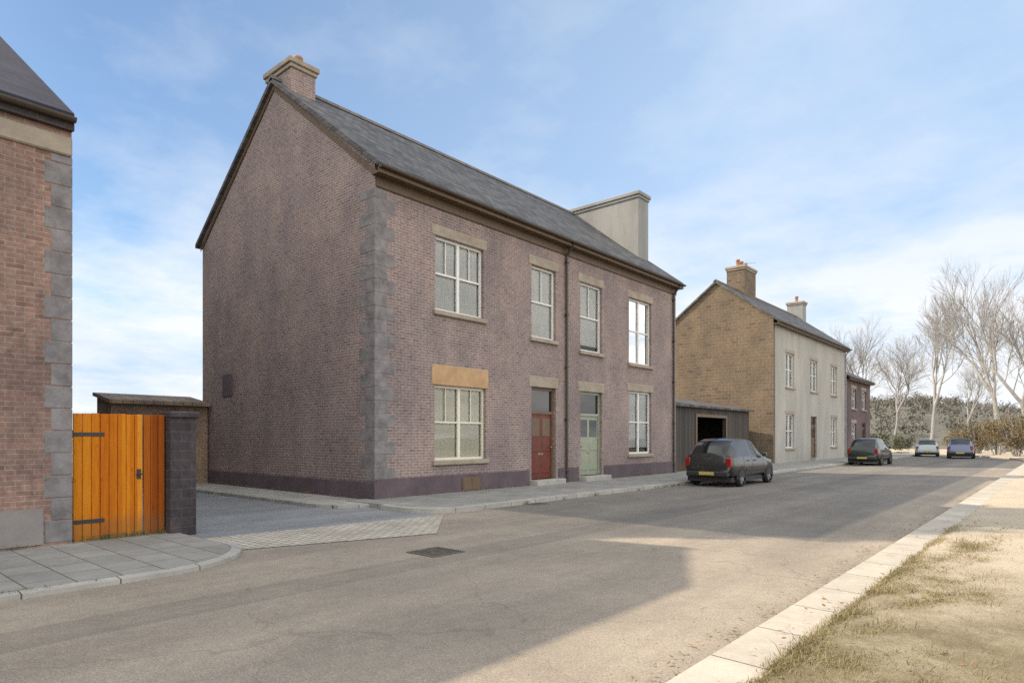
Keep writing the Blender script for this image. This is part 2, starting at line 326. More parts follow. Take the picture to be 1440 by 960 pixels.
# left pavement in front of the end house, rounded into the lane
def slab_poly(poly, z0, z1): return MB().prism(poly, 'z', z0, z1)
def arc(cx, cy, r, a0, a1, n=10): return [(cx+r*math.cos(R(a0+(a1-a0)*i/n)), cy+r*math.sin(R(a0+(a1-a0)*i/n))) for i in range(n+1)]
pl = [(1.4, -60), (4.86, -60)] + arc(3.36, -6.9, 1.5, 0, 90) + [(1.4, -5.4)]
struct(slab_poly(pl, -.05, .06), 'pavement', M['slabs'])
def kerb_path(pts, w, z1, name, mat):
    m = MB(); n = len(pts); left = []; right = []
    for i, p in enumerate(pts):
        a = Vector(pts[max(i-1, 0)]); b = Vector(pts[min(i+1, n-1)]); d = (b-a).normalized(); nn = Vector((d.y, -d.x))
        left.append(Vector(p)); right.append(Vector(p)+nn*w)
    for i in range(n-1):
        a, b, c, d = left[i], left[i+1], right[i+1], right[i]
        m.add([(*a, -.05), (*b, -.05), (*c, -.05), (*d, -.05), (*a, z1), (*b, z1), (*c, z1-.012), (*d, z1-.012)], [(0,3,2,1),(4,5,6,7),(0,1,5,4),(1,2,6,5),(2,3,7,6),(3,0,4,7)])
    return struct(m, name, mat)
kerb_path([(4.863, -60)] + arc(3.36, -6.9, 1.503, 0, 90), .14, .066, 'kerb', M['kerb'])
# pavement before the terrace and on to the far houses
pt = [(-.3, -.6)] + [(1.9, -.6)] + arc(1.9, .3, .9, -90, 0)[1:] + [(2.8, 60), (-.3, 60)]
struct(slab_poly(pt, -.05, .11), 'pavement', M['slabs'])
kerb_path([(1.2, -.603)] + arc(1.9, .3, .903, -90, 0) + [(2.803, 60)], .14, .115, 'kerb', M['kerb'])
struct(slab_poly([(-9.7, -1.5), (-.25, -1.5), (.35, -1.3), (.6, -.9), (.6, -.604), (-.3, -.604), (-.3, -.046), (-9.7, -.046)], -.05, .085), 'pavement', M['pale_slabs'])
# pale sett strip across the mouth of the lane
m = MB(); m.quad((2.45, -5.35, .010), (3.75, -5.9, .010), (4.9, -2.4, .010), (3.0, -.45, .010)); struct(m, 'sett_strip', M['setts'])
# right kerb and verge
kerb_path([(11.15+bend(y), y) for y in ys][::1], .42, .10, 'kerb', M['pale_kerb'])
vm = MB(); vy = [-60, -30]+[-20+.5*i for i in range(80)]+[20+4*i for i in range(18)]; vx = [11.56]+[11.72+.25*i for i in range(16)]+[18, 26, 40]
rg = random.Random(3); vs = []
for y in vy:
    for i, x in enumerate(vx): vs.append((x+bend(y), y, .085+(0 if i == 0 else (.02+rg.uniform(-.018, .018)+min(.05, (x-11.4)*.02)))))
nx = len(vx); vm.add(vs, [(j*nx+i, j*nx+i+1, (j+1)*nx+i+1, (j+1)*nx+i) for j in range(len(vy)-1) for i in range(nx-1)], True)
struct(vm, 'verge', M['verge'])

# dry grass, leaf litter and small stones on the verge close to the camera
from mathutils import noise as mnoise
def clump_at(x, y):
    v = mnoise.noise(Vector((x*1.7, y*1.1, 2.)))*.8+mnoise.noise(Vector((x*5, y*4, 5.)))*.55
    return min(1, max(0, .5+v*.85))
def blades(n, seed, hmin, hmax, tall, wmin, wmax, gate):
    gm = MB(); rg = random.Random(seed); nb = 0
    while nb < n:
        y = -8.6+12.6*rg.random()**1.35; x = 11.55+abs(rg.gauss(0, 1.0))
        if x > 14 or (x > 13 and y < -6): continue
        cl = clump_at(x, y); dens = 1-max(0, y+2.5)/8
        if rg.random() > dens*(gate+cl*(1-gate)): continue
        if x < 11.8 and rg.random() < .25: x -= rg.uniform(0, .12)*cl
        h = rg.uniform(hmin, hmax)*(.55+cl*.9)*(2.3 if rg.random() < tall else 1); a = rg.uniform(0, 6.28); w = rg.uniform(wmin, wmax); lean = rg.uniform(.2, 1.3)*h; la = rg.uniform(0, 6.28)
        z = .09; dx, dy = math.cos(a)*w, math.sin(a)*w; tx, ty = x+math.cos(la)*lean, y+math.sin(la)*lean
        mx_, my_ = x+math.cos(la)*lean*.35, y+math.sin(la)*lean*.35
        gm.add([(x-dx, y-dy, z), (x+dx, y+dy, z), (mx_+dx*.8, my_+dy*.8, z+h*.6), (mx_-dx*.8, my_-dy*.8, z+h*.6), (tx, ty, z+h)], [(0, 1, 2, 3), (3, 2, 4)])
        nb += 1
    return gm
tag(blades(150000, 11, .010, .04, .05, .0013, .0028, .6).build('grass', M['straw']), 'dry straw coloured grass on the sunlit verge', 'grass', kind='stuff')
tag(blades(24000, 12, .015, .045, .10, .0016, .0035, .08).build('green_grass', M['olive_blade']), 'dull olive grass growing among the dry straw', 'grass', kind='stuff')
wd = MB(); rg = random.Random(17)
lines = [((1.84, -16), (1.84, -7.0), .065), ((.06, .8), (.06, 16), .115), ((4.88, -13), (4.88, -7.2), .003), ((2.97, .6), (2.97, 16), .003), ((-9, -.06), (-.2, -.06), .088), ((1.7, -6.8), (1.7, -5.2), .065), ((11.12, -8), (11.12, 14), .003)]
for k in range(150):
    (xa, ya), (xb, yb_), z = rg.choice(lines); f = rg.random(); cx, cy = xa+(xb-xa)*f, ya+(yb_-ya)*f; n_ = rg.randint(6, 26); sp_ = rg.uniform(.03, .10)
    for q in range(n_):
        x = cx+rg.gauss(0, .02); y = cy+rg.gauss(0, sp_); h = rg.uniform(.03, .11); a = rg.uniform(0, 6.28); la = rg.uniform(0, 6.28); w = rg.uniform(.002, .005); dx, dy = math.cos(a)*w, math.sin(a)*w; tx, ty = math.cos(la)*h*.7, math.sin(la)*h*.7
        wd.add([(x-dx, y-dy, z), (x+dx, y+dy, z), (x+tx*.4+dx, y+ty*.4+dy, z+h*.65), (x+tx*.4-dx, y+ty*.4-dy, z+h*.65), (x+tx, y+ty, z+h)], [(0, 1, 2, 3), (3, 2, 4)])
tag(wd.build('weeds', M['olive_blade']), 'small weeds growing along wall bases and kerb joints', 'weeds', kind='stuff')
lm, sm_ = MB(), MB(); rg = random.Random(14)
for k in range(900):
    y = rg.uniform(-9, 6); x = rg.choice((rg.uniform(10.75, 11.12), rg.uniform(11.3, 13.2), rg.uniform(11.3, 13.2))); z = (.006 if x < 11.14 else .105)+rg.uniform(0, .012); s_ = rg.uniform(.012, .03); a = rg.uniform(0, 6.28); u = Vector((math.cos(a), math.sin(a), rg.uniform(-.3, .3))); v_ = Vector((-math.sin(a), math.cos(a), rg.uniform(-.4, .4))); p = Vector((x, y, z+s_*.4))
    lm.add([p-u*s_, p+v_*s_*.5, p+u*s_, p-v_*s_*.5], [(0, 1, 2, 3)])
for k in range(1500):
    y = rg.uniform(-9, 8); x = rg.choice((rg.gauss(11.05, .09), rg.uniform(11.4, 13.4), rg.uniform(11.4, 13.4), rg.uniform(10.2, 11.1)))
    z = 0 if x < 11.14 else .095; q = rg.uniform(.004, .013) if x < 11.14 else rg.uniform(.006, .022)
    vs_ = [(x+math.cos(i*1.2566+k)*q*rg.uniform(.7, 1.1), y+math.sin(i*1.2566+k)*q*rg.uniform(.7, 1.1), z) for i in range(5)]; tp_ = [(x+(p[0]-x)*.6, y+(p[1]-y)*.6, z+q*rg.uniform(.5, .9)) for p in vs_]
    if 11.13 < x < 11.58: continue
    sm_.add(vs_+tp_, [(i, (i+1) % 5, 5+(i+1) % 5, 5+i) for i in range(5)]+[(5, 6, 7, 8, 9)])
tag(lm.build('fallen_leaves', M['dead_leaf']), 'brown fallen leaves scattered along kerb and verge', 'leaves', kind='stuff')
tag(sm_.build('gravel', M['stone_bits']), 'small loose stones along the kerb and on the sandy verge', 'gravel', kind='stuff')

# ------------------------------------------------------------------ houses
def front_wall(mb, x, y0, y1, z0, z1, holes, depth=.16):
    """street wall in the plane X=x with openings (ya,yb,za,zb) and their reveals"""
    yb = sorted({y0, y1, *[h[0] for h in holes], *[h[1] for h in holes]}); zb = sorted({z0, z1, *[h[2] for h in holes], *[h[3] for h in holes]})
    for i in range(len(yb)-1):
        for j in range(len(zb)-1):
            cy, cz = (yb[i]+yb[i+1])/2, (zb[j]+zb[j+1])/2
            if any(h[0] < cy < h[1] and h[2] < cz < h[3] for h in holes): continue
            mb.quad((x, yb[i], zb[j]), (x, yb[i+1], zb[j]), (x, yb[i+1], zb[j+1]), (x, yb[i], zb[j+1]))
    for a, b, c, d in holes:
        xi = x-depth
        mb.quad((x, a, c), (xi, a, c), (xi, a, d), (x, a, d)); mb.quad((x, b, c), (x, b, d), (xi, b, d), (xi, b, c))
        mb.quad((x, a, d), (xi, a, d), (xi, b, d), (x, b, d)); mb.quad((x, a, c), (x, b, c), (xi, b, c), (xi, a, c))
def window(root, x, a, b, c, d, lights=1, paint='white_paint', blind='blind', lintel='sand_stone', blind_drop=1.0, part=0.0, lint_h=.3, sash=True, lintel_ext=.14):
    """sash window: frame with pane, curtain and sill as its own pieces, and a stone lintel over it"""
    xf = x-.13; f = MB(); t = .07
    f.box(xf-.05, xf+.03, a, a+t, c, d); f.box(xf-.05, xf+.03, b-t, b, c, d)
    f.box(xf-.05, xf+.03, a+t, b-t, d-t, d); f.box(xf-.05, xf+.03, a+t, b-t, c, c+t)
    wd = (b-a-2*t)
    for k in range(1, lights):
        yy = a+t+wd*k/lights; f.box(xf-.05, xf+.028, yy-.05, yy+.05, c+t, d-t)
    mid = (c+d)/2+.02
    if sash:
        e = [a+t]+[a+t+wd*k/lights+s*.05 for k in range(1, lights) for s in (-1, 1)]+[b-t]
        for k in range(lights):
            f.box(xf-.045, xf+.018, e[2*k], e[2*k+1], mid-.025, mid+.025)
            if e[2*k+1]-e[2*k] > .8:
                ym = (e[2*k]+e[2*k+1])/2; f.box(xf-.04, xf+.01, ym-.012, ym+.012, mid+.025, d-t)
    fo = f.build('window', M[paint], root, root)
    MB().quad((xf-.02, a+.02, c+.02), (xf-.02, b-.02, c+.02), (xf-.02, b-.02, d-.02), (xf-.02, a+.02, d-.02)).build('pane', M['glass'], fo, root)
    # pleated net or blind behind the glass
    cm = MB(); n = 40; zlo = d-(d-c)*blind_drop; vs = []
    for i in range(n+1):
        yy = a+.01+(b-a-.02)*i/n; xx = xf-.075+.012*math.sin(i*1.9)+.006*math.sin(i*.7)
        vs += [(xx, yy, zlo), (xx, yy, d)]
    cm.add(vs, [(2*i, 2*i+2, 2*i+3, 2*i+1) for i in range(n) if not part or abs((i+.5)/n-.5) > part], True); cm.build('curtain', M[blind], fo, root)
    rb = MB(); rb.box(xf-.6, xf-.58, a-.3, b+.3, c-.3, d+.3); rb.build('room_back', M['void'], fo, root)
    MB().bbox(x-.10, x+.09, a-.09, b+.09, c-.13, c-.002, .015).build('sill', M['sand_stone'], fo, root)
    if lintel: MB().bbox(x-.10, x+.022, a-lintel_ext, b+lintel_ext, d+.002, d+lint_h, .012).build('lintel', M[lintel], root, root)
    return fo
def door(root, x, a, b, z0, z1, paint, top_mat, handle_side=1, glazed=True, frame='brown_door'):
    """recessed door with frame, fanlight, panels, handle and a stone step"""
    xf = x-.13; dh = z0+2.15; t = .09
    fr = MB(); fr.box(xf-.06, xf+.03, a, a+t, z0, z1); fr.box(xf-.06, xf+.03, b-t, b, z0, z1); fr.box(xf-.06, xf+.03, a+t, b-t, z1-t, z1); fr.box(xf-.06, xf+.035, a+t, b-t, dh, dh+.09)
    fr.build('door_frame', M[frame], root, root)
    d = MB(); ya, yb = a+t+.005, b-t-.005; d.box(xf-.05, xf-.01, ya, yb, z0+.01, dh-.005)
    w = (yb-ya)/2
    for k in range(2):
        pa, pb = ya+w*k+.07, ya+w*(k+1)-.07
        for (za, zb) in ((z0+.18, z0+.75), (z0+.9, z0+1.25)):
            d.bbox(xf-.02, xf+.006, pa, pb, za, zb, .014)
    do = d.build('door', M[paint], root, root)
    for k in range(2):
        pa, pb = ya+w*k+.07, ya+w*(k+1)-.07
        p = MB(); p.bbox(xf-.02, xf+.004, pa, pb, z0+1.4, dh-.14, .012); p.build('upper_panel', M[top_mat], do, root)
    hy = ya+.08 if handle_side < 0 else yb-.08
    h = MB(); h.tube((xf-.01, hy, z0+1.05), (xf+.05, hy, z0+1.05), .012, .012); h.tube((xf+.05, hy, z0+1.05), (xf+.075, hy, z0+1.05), .032, .028); h.build('handle', M['brass'], do, root)
    lb = MB(); lb.bbox(xf-.02, xf+.001, (ya+yb)/2-.13, (ya+yb)/2+.13, z0+.79, z0+.86, .006); lb.build('letterbox', M['brass'], do, root)
    fl = MB(); fl.box(xf-.03, xf-.015, a+t+.004, b-t-.004, dh+.094, z1-t-.004); fl.build('fanlight', M['dark_glass'], root, root)
    MB().bbox(x-.24, x+.36, a-.12, b+.12, .08, z0, .02).build('step', M['concrete'], root, root)
def chimney(root, cx, cy, wx, wy, z0, z1, mat, pots, cap='sand_stone', pot_h=.55):
    m = MB(); m.box(cx-wx/2, cx+wx/2, cy-wy/2, cy+wy/2, z0, z1-.28); ch = m.build('chimney', M[mat], root, root)
    k = MB(); k.bbox(cx-wx/2-.05, cx+wx/2+.05, cy-wy/2-.05, cy+wy/2+.05, z1-.28, z1-.16, .015); k.bbox(cx-wx/2-.1, cx+wx/2+.1, cy-wy/2-.1, cy+wy/2+.1, z1-.16, z1, .02); k.build('chimney_cap', M[cap], ch, root)
    for px_, py_ in pots:
        q = MB(); q.lathe([(0.0, z1-.02), (.15, z1-.02), (.13, z1+.06), (.115, z1+pot_h-.1), (.145, z1+pot_h-.08), (.145, z1+pot_h), (.10, z1+pot_h), (.095, z1+.1), (0, z1+.1)], cx+px_, cy+py_)
        q.build('chimney_pot', M['terracotta'], ch, root)
    return ch
def roof(root, x0, x1, y0, y1, ze, zr, mat, oh_e=.32, oh_v0=.12, oh_v1=.12, fascia='fascia', ridge='ridge'):
    """pitched slate roof: ridge along Y, slab with thickness; gutter and fascia along the street eave"""
    xm = (x0+x1)/2; sl = (zr-ze)/(x1-xm); t = .13
    zf = ze-sl*oh_e
    ya, yb = y0-oh_v0, y1+oh_v1
    m = MB(); xo, xb = x1+oh_e, x0-oh_e
    n = 28; rr = random.Random(5)
    poly = [(xo, zf), (xm, zr), (xb, zf), (xb, zf+t), (xm, zr+t*1.15), (xo, zf+t)]
    m.prism(poly, 'y', ya, yb); ro = m.build('roof', M[mat], root, root)
    rm = MB(); L_ = .45; y = ya
    while y < yb-.05:
        e = min(y+L_-.012, yb); rm.prism([(xm-.17, zr+t*1.15-.09), (xm-.1, zr+t*1.15+.04), (xm, zr+t*1.15+.09), (xm+.1, zr+t*1.15+.04), (xm+.17, zr+t*1.15-.09)], 'y', y, e); y += L_
    rm.build('ridge_tiles', M[ridge], ro, root)
    fm = MB(); fm.box(x1+.01, xo-.03, ya+.01, yb-.01, zf-.13, zf-.08); fm.box(xo-.03, xo+.0, ya, yb, zf-.13, zf+.05); fm.build('fascia', M[fascia], root, root)
    gm_ = MB(); prof = [(xo+.003+.065+.065*math.cos(R(180+20*i)), zf+.03+.065*math.sin(R(180+20*i))) for i in range(10)]
    prof += [(p[0]*.0+xo+.068+(p[0]-xo-.068)*.85, p[1]+.004) for p in prof[::-1]]
    gm_.prism(prof, 'y', ya, yb); gm_.build('gutter', M['gutter'], root, root)
    return xm, zr+t
def gable(mb, y, x0, x1, z0, ze, zr):
    mb.add([(x0, y, z0), (x1, y, z0), (x1, y, ze), ((x0+x1)/2, y, zr), (x0, y, ze)], [(0, 1, 2, 3, 4)])
def quoins(root, x, y, z0, z1, mat, sgn=1, both=True, h=.34, big=.62, small=.38, proud=.009):
    m = MB(); z = z0; k = 0
    while z < z1-.1:
        e = min(z+h, z1); ly, lx = (big, small) if k % 2 == 0 else (small, big)
        xa = x-lx if both else x-.05
        m.bbox(xa, x+proud, min(y-sgn*proud, y+sgn*ly), max(y-sgn*proud, y+sgn*ly), z+.004, e-.004, .01); z = e; k += 1
    return m.build('quoins', M[mat], root, root)
def downpipe(root, x, y, z0, z1, mat='gutter'):
    m = MB(); m.tube((x+.07, y, z0), (x+.07, y, z1-.45), .045, .045, 10); m.tube((x+.07, y, z1-.45), (x+.36, y, z1-.08), .045, .045, 10)
    z = z0+.3
    while z < z1-.5: m.box(x-.01, x+.13, y-.06, y+.06, z, z+.05); z += 1.8
    return m.build('downpipe', M[mat], root, root)

# --- end house at the left edge
x1 = 1.8; yE = -6.92
h = thing('end_house', 'pink brick house end with blue slate roof at the left edge, beside the orange gate', 'house', (x1, yE, 0))
w = MB(); front_wall(w, x1, -19, yE, 0, 6.36, [(-13.9, -12.3, 1.0, 2.9), (-13.9, -12.3, 4.0, 5.6)])
gable(w, yE, -10.2, x1, 0, 6.36, 10.26); gable(w, -19, -10.2, x1, 0, 6.36, 10.26); w.quad((-10.2, -19, 0), (-10.2, yE, 0), (-10.2, yE, 6.36), (-10.2, -19, 6.36))
w.build('wall', M['brick_left'], h, h)
window(h, x1, -13.9, -12.3, 1.0, 2.9, 2); window(h, x1, -13.9, -12.3, 4.0, 5.6, 2)
roof(h, -10.2, x1, -19, yE, 6.40, 10.3, 'slate_blue', oh_e=.09, oh_v0=.1, oh_v1=.012, fascia='dark_stone')
MB().bbox(x1-.06, x1+.05, -19, yE-.0, 5.84, 6.12, .02).build('eaves_band', M['sand_stone'], h, h)
quoins(h, x1, yE, .1, 5.84, 'quoin', -1, True, .33, .34, .26)
MB().box(x1-.02, x1+.035, -19, yE-.36, .1, .62).build('plinth', M['plinth_grey'], h, h)
chimney(h, -4.2, -18, .9, 1.6, 10, 12.2, 'brick_left', [(0, -.4), (0, .4)])

# --- orange gate and its dark pier
gx = 1.66
gt = thing('garden_gate', 'bright orange boarded garden gate of two unequal leaves between end house and dark pier', 'gate', (gx, -6.2, 0))
def gate_leaf(ya, yb, mat, label):
    m = MB(); y = ya; k = 0
    n = max(2, round((yb-ya)/.115)); wv = (yb-ya)/n
    for k in range(n):
        m.bbox(gx-.02, gx+.012+.004*(k % 2), ya+wv*k+.003, ya+wv*(k+1)-.003, .05, 2.02+.004*((k*7) % 3), .006)
    m.box(gx-.06, gx-.021, ya+.02, yb-.02, .3, .42); m.box(gx-.06, gx-.021, ya+.02, yb-.02, 1.65, 1.77)
    o = m.build('leaf', M[mat], gt, gt); o['label'] = label
    return o
l1 = gate_leaf(-6.87, -5.90, 'orange', 'wide leaf of the gate, bright sun-faded orange'); l2 = gate_leaf(-5.885, -5.56, 'orange_deep', 'narrow leaf of the gate, deeper burnt orange')
for z in (.36, 1.7):
    q = MB(); q.box(gx+.014, gx+.022, -6.86, -6.45, z-.03, z+.03); q.tube((gx+.02, -6.885, z-.06), (gx+.02, -6.885, z+.06), .016, .016); q.build('hinge', M['iron'], l1, gt)
q = MB(); q.box(gx+.016, gx+.024, -5.99, -5.93, .98, 1.14); q.tube((gx+.024, -5.96, 1.06), (gx+.075, -5.96, 1.06), .01, .01); q.tube((gx+.075, -6.02, 1.06), (gx+.075, -5.92, 1.06), .011, .011); q.build('latch', M['iron'], l1, gt)
p = thing('gate_pier', 'dark purple-grey stone gate pier with flat cap right of the orange gate', 'pier', (gx, -5.33, 0))
MB().box(gx-.2, gx+.2, -5.54, -5.13, 0, 1.98).build('shaft', M['dark_stone'], p, p)
MB().bbox(gx-.25, gx+.25, -5.56, -5.08, 1.98, 2.09, .02).build('cap', M['dark_stone'], p, p)

# --- yard building at the end of the lane
o = thing('outbuilding', 'low brown brick outbuilding with brown tiled roof at the end of the lane', 'outbuilding', (-9.5, -2, 0))
ow = MB(); front_wall(ow, -9.3, -3.0, -.05, 0, 2.75, [(-2.6, -1.7, .05, 2.0)]); ow.quad((-9.3, -3.0, 0), (-10.6, -3.0, 0), (-10.6, -3.0, 2.97), (-9.3, -3.0, 2.75)); ow.quad((-9.3, -.05, 0), (-10.6, -.05, 0), (-10.6, -.05, 2.97), (-9.3, -.05, 2.75)); ow.quad((-10.6, -3.0, 0), (-10.6, -.05, 0), (-10.6, -.05, 2.97), (-10.6, -3.0, 2.97)); ow.build('wall', M['yard_brick'], o, o)
MB().prism([(-9.05, 2.71), (-10.7, 3.0), (-10.7, 3.11), (-9.05, 2.82)], 'y', -3.1, -.05).build('roof', M['brown_tile'], o, o)
MB().box(-9.42, -9.38, -2.6, -1.7, .05, 2.0).build('door', M['brown_door'], o, o)

# --- terrace house A with the big gable
A0, A1, EV, RD, DP = 0.0, 8.2, 8.55, 12.25, -9.8
h = thing('terraced_house', 'plum brick corner house with tall side gable, grey quoins and red door', 'house', (0, 0, 0), 'houses along the shaded side of the street')
holes = [(2.03, 3.95, 5.15, 7.2), (6.2, 7.5, 4.9, 7.25), (2.0, 4.05, 1.02, 3.1), (6.2, 7.5, .28, 3.3)]
w = MB(); front_wall(w, 0, A0, A1, 0, EV, holes); gable(w, A0, DP, 0, 0, EV, RD); w.quad((DP, A0, 0), (DP, A1, 0), (DP, A1, EV), (DP, A0, EV)); w.build('wall', M['brick'], h, h)
window(h, 0, *holes[0], lights=2, blind_drop=.97); window(h, 0, *holes[1], blind_drop=.97); window(h, 0, *holes[2], lights=2, paint='cream_paint', blind='cream_blind', blind_drop=.97, lintel='tan_stone', lint_h=.55, lintel_ext=.1)
MB().bbox(-.1, .022, 6.06, 7.64, 3.302, 3.65, .012).build('lintel', M['sand_stone'], h, h)
door(h, 0, *holes[3], 'red_door', 'brown_door')
roof(h, DP, 0, A0, A1, EV, RD, 'slate', oh_v1=0)
chimney(h, -4.9, .55, 1.4, .8, 11.5, 12.85, 'brick', [(-.4, 0), (.0, 0), (.4, 0)], pot_h=.28)
quoins(h, 0, 0, .54, EV-.64, 'quoin', 1)
pm = MB(); pm.box(-.04, .045, .02, 6.05, .05, .6); pm.box(-.04, .045, 7.65, A1-.002, .05, .6); pm.box(DP, .045, -.045, .02, -.02, .52); pm.build('plinth', M['plinth'], h, h)
hm = MB(); hm.box(.046, .075, 3.0, 3.75, .12, .52); hm.box(.075, .085, 3.05, 3.36, .16, .48); hm.box(.075, .085, 3.39, 3.70, .16, .48); hm.build('cellar_hatch', M['brown_door'], h, h)
vm_ = MB(); vm_.bbox(-8.25, -7.55, -.03, .05, 3.0, 3.75, .02); vm_.build('gable_vent', M['plinth'], h, h)
MB().bbox(-.05, .05, .03, A1-.002, EV-.62, EV-.30, .01).build('eaves_board', M['fascia'], h, h)
downpipe(h, 0, 8.05, .15, EV-.2)
bg = MB(); bg.add([(-4.9-5.0, -.03, EV-.25), (-4.9, -.03, RD-.02), (.1, -.03, EV-.25), (.1, -.03, EV-.42), (-4.9, -.03, RD-.2), (-9.9, -.03, EV-.42)], [(0, 1, 4, 5), (1, 2, 3, 4)]); bg.build('verge_board', M['fascia'], h, h)

# --- terrace house B
B0, B1 = 8.2, 16.3
h = thing('terraced_house', 'plum brick house with sage green door and broad grey rendered chimney stack', 'house', (0, 8.2, 0), 'houses along the shaded side of the street')
holes = [(8.95, 10.35, 4.75, 7.2), (12.3, 14.1, 4.6, 7.2), (8.95, 10.35, .28, 3.3), (12.3, 14.1, 1.0, 3.5)]
w = MB(); front_wall(w, 0, B0, B1, 0, EV, holes); gable(w, B1, DP, 0, 0, EV, RD); w.quad((DP, B0, 0), (DP, B1, 0), (DP, B1, EV), (DP, B0, EV)); w.build('wall', M['brick'], h, h)
window(h, 0, *holes[0], blind_drop=.9); window(h, 0, *holes[1], lights=2, part=.06); window(h, 0, *holes[3], lights=2, blind_drop=.9)
MB().bbox(-.1, .022, 8.81, 10.49, 3.302, 3.65, .012).build('lintel', M['sand_stone'], h, h)
door(h, 0, *holes[2], 'green_door', 'dark_glass', -1, frame='green_door')
roof(h, DP, 0, B0, B1, EV, RD, 'slate', oh_v0=0)
chimney(h, -4.3, B1-.55, 6.0, .9, 8.6, 12.6, 'grey_render', [], cap='grey_render')
pm = MB(); pm.box(-.04, .045, B0+.002, 8.8, .05, .6); pm.box(-.04, .045, 10.5, B1, .05, .6); pm.build('plinth', M['plinth'], h, h)
MB().bbox(-.05, .05, B0+.002, B1, EV-.62, EV-.30, .01).build('eaves_board', M['fascia'], h, h)
downpipe(h, 0, 16.0, .15, EV-.2)

# --- tarred garage in the gap
h = thing('garage', 'low tarred-board garage with a black open doorway in the gap between houses', 'garage', (-1, 22.5, 0))
w = MB(); front_wall(w, -1, 17.2, 27.6, 0, 3.2, [(20.6, 24.2, .05, 2.7)]); w.quad((-1, 17.2, 0), (-6.5, 17.2, 0), (-6.5, 17.2, 4.2), (-1, 17.2, 3.2)); w.quad((-1, 27.6, 0), (-6.5, 27.6, 0), (-6.5, 27.6, 4.2), (-1, 27.6, 3.2)); w.quad((-6.5, 17.2, 0), (-6.5, 27.6, 0), (-6.5, 27.6, 4.2), (-6.5, 17.2, 4.2)); w.build('wall', M['tarred_board'], h, h)
MB().prism([(-.75, 3.14), (-6.7, 4.24), (-6.7, 4.36), (-.75, 3.26)], 'y', 17.0, 27.8).build('roof', M['slate'], h, h)
m = MB(); m.box(-1.04, -.96, 20.45, 20.6, 0, 2.85); m.box(-1.04, -.96, 24.2, 24.35, 0, 2.85); m.box(-1.04, -.96, 20.6, 24.2, 2.7, 2.85); m.build('door_frame', M['brown_door'], h, h)

# --- house C : brown stone gable, pale rendered front
C0, C1, CE, CR = 28.8, 45.2, 8.7, 11.3
h = thing('pale_house', 'house with brown stone gable and pale rendered front beyond the garage', 'house', (0, 28.8, 0), 'houses along the shaded side of the street')
holes = [(31, 32.6, 4.8, 6.9), (36, 37.6, 4.8, 6.9), (41, 42.6, 4.8, 6.9), (31, 32.6, 1.0, 3.1), (36.1, 37.5, .28, 3.1), (41, 42.6, 1.0, 3.1)]
w = MB(); front_wall(w, 0, C0+.3, C1, 0, CE, holes); gable(w, C1, -7.0, 0, 0, CE, CR); w.build('front_wall', M['pale_render'], h, h)
w = MB(); gable(w, C0, -7.0, 0, 0, CE, CR); w.quad((0, C0, 0), (0, C0+.3, 0), (0, C0+.3, CE), (0, C0, CE)); w.quad((-7.0, C0, 0), (-7.0, C1, 0), (-7.0, C1, CE), (-7.0, C0, CE)); w.build('gable_wall', M['brown_stone'], h, h)
for k in (0, 1, 2, 3, 5): window(h, 0, *holes[k], lights=2, lintel='sand_stone', lint_h=.22)
door(h, 0, *holes[4], 'brown_door', 'dark_glass')
roof(h, -7.0, 0, C0, C1, CE, CR, 'slate')
chimney(h, -3.5, 32.9, 1.2, 2.0, 10.6, 13.0, 'brown_stone', [(0, -.6), (0, 0), (0, .6)], pot_h=.5)
chimney(h, -3.5, 44.6, 1.2, .9, 10.6, 12.6, 'grey_render', [(0, 0)], pot_h=.5)
downpipe(h, 0, 44.9, .15, CE-.2, 'pipe_grey')

# --- house D : lower plum brick
D0, D1, DE, DR = 45.2, 53.4, 6.5, 9.0
h = thing('low_house', 'lower plum brick house at the far end of the row', 'house', (0, 45.2, 0), 'houses along the shaded side of the street')
holes = [(47, 48.4, 4.0, 5.6), (50.4, 51.8, 4.0, 5.6), (47, 48.4, 1.0, 2.8), (50.5, 51.7, .28, 2.9)]
w = MB(); front_wall(w, .0, D0, D1, 0, DE, holes); gable(w, D0, DP, 0, 0, DE, DR); gable(w, D1, DP, 0, 0, DE, DR); w.quad((DP, D0, 0), (DP, D1, 0), (DP, D1, DE), (DP, D0, DE)); w.build('wall', M['plum_brick'], h, h)
for k in (0, 1, 2): window(h, 0, *holes[k])
door(h, 0, *holes[3], 'brown_door', 'dark_glass'); roof(h, DP, 0, D0, D1, DE, DR, 'slate', oh_v0=0)
chimney(h, -4.9, 53.0, 1.1, .8, 8.5, 10.3, 'plum_brick', [(-.25, 0), (.25, 0)], pot_h=.45)

# ------------------------------------------------------------------ ironwork in the road, aerials on the stacks
def iron_cover(name, label, cat, x, y, w_, l_, bars):
    t = thing(name, label, cat, (x, y, .004)); f = MB()
    f.box(x-w_/2, x+w_/2, y-l_/2, y-l_/2+.04, .003, .012); f.box(x-w_/2, x+w_/2, y+l_/2-.04, y+l_/2, .003, .012); f.box(x-w_/2, x-w_/2+.04, y-l_/2+.04, y+l_/2-.04, .003, .012); f.box(x+w_/2-.04, x+w_/2, y-l_/2+.04, y+l_/2-.04, .003, .012); f.build('frame', M['worn_iron'], t, t)
    g_ = MB(); n = bars
    for k in range(n):
        ya = y-l_/2+.05+(l_-.1)*k/n; g_.box(x-w_/2+.045, x+w_/2-.045, ya, ya+(l_-.1)/n*.55, .003, .009)
    g_.build('lid', M['worn_iron'], t, t)
iron_cover('drain_gully', 'black slotted drain gully at the kerb before the corner house', 'drain', 3.13, 2.6, .36, .46, 7)
iron_cover('manhole_cover', 'black iron manhole cover in the shaded carriageway', 'manhole cover', 6.2, -3.6, .6, .6, 9)
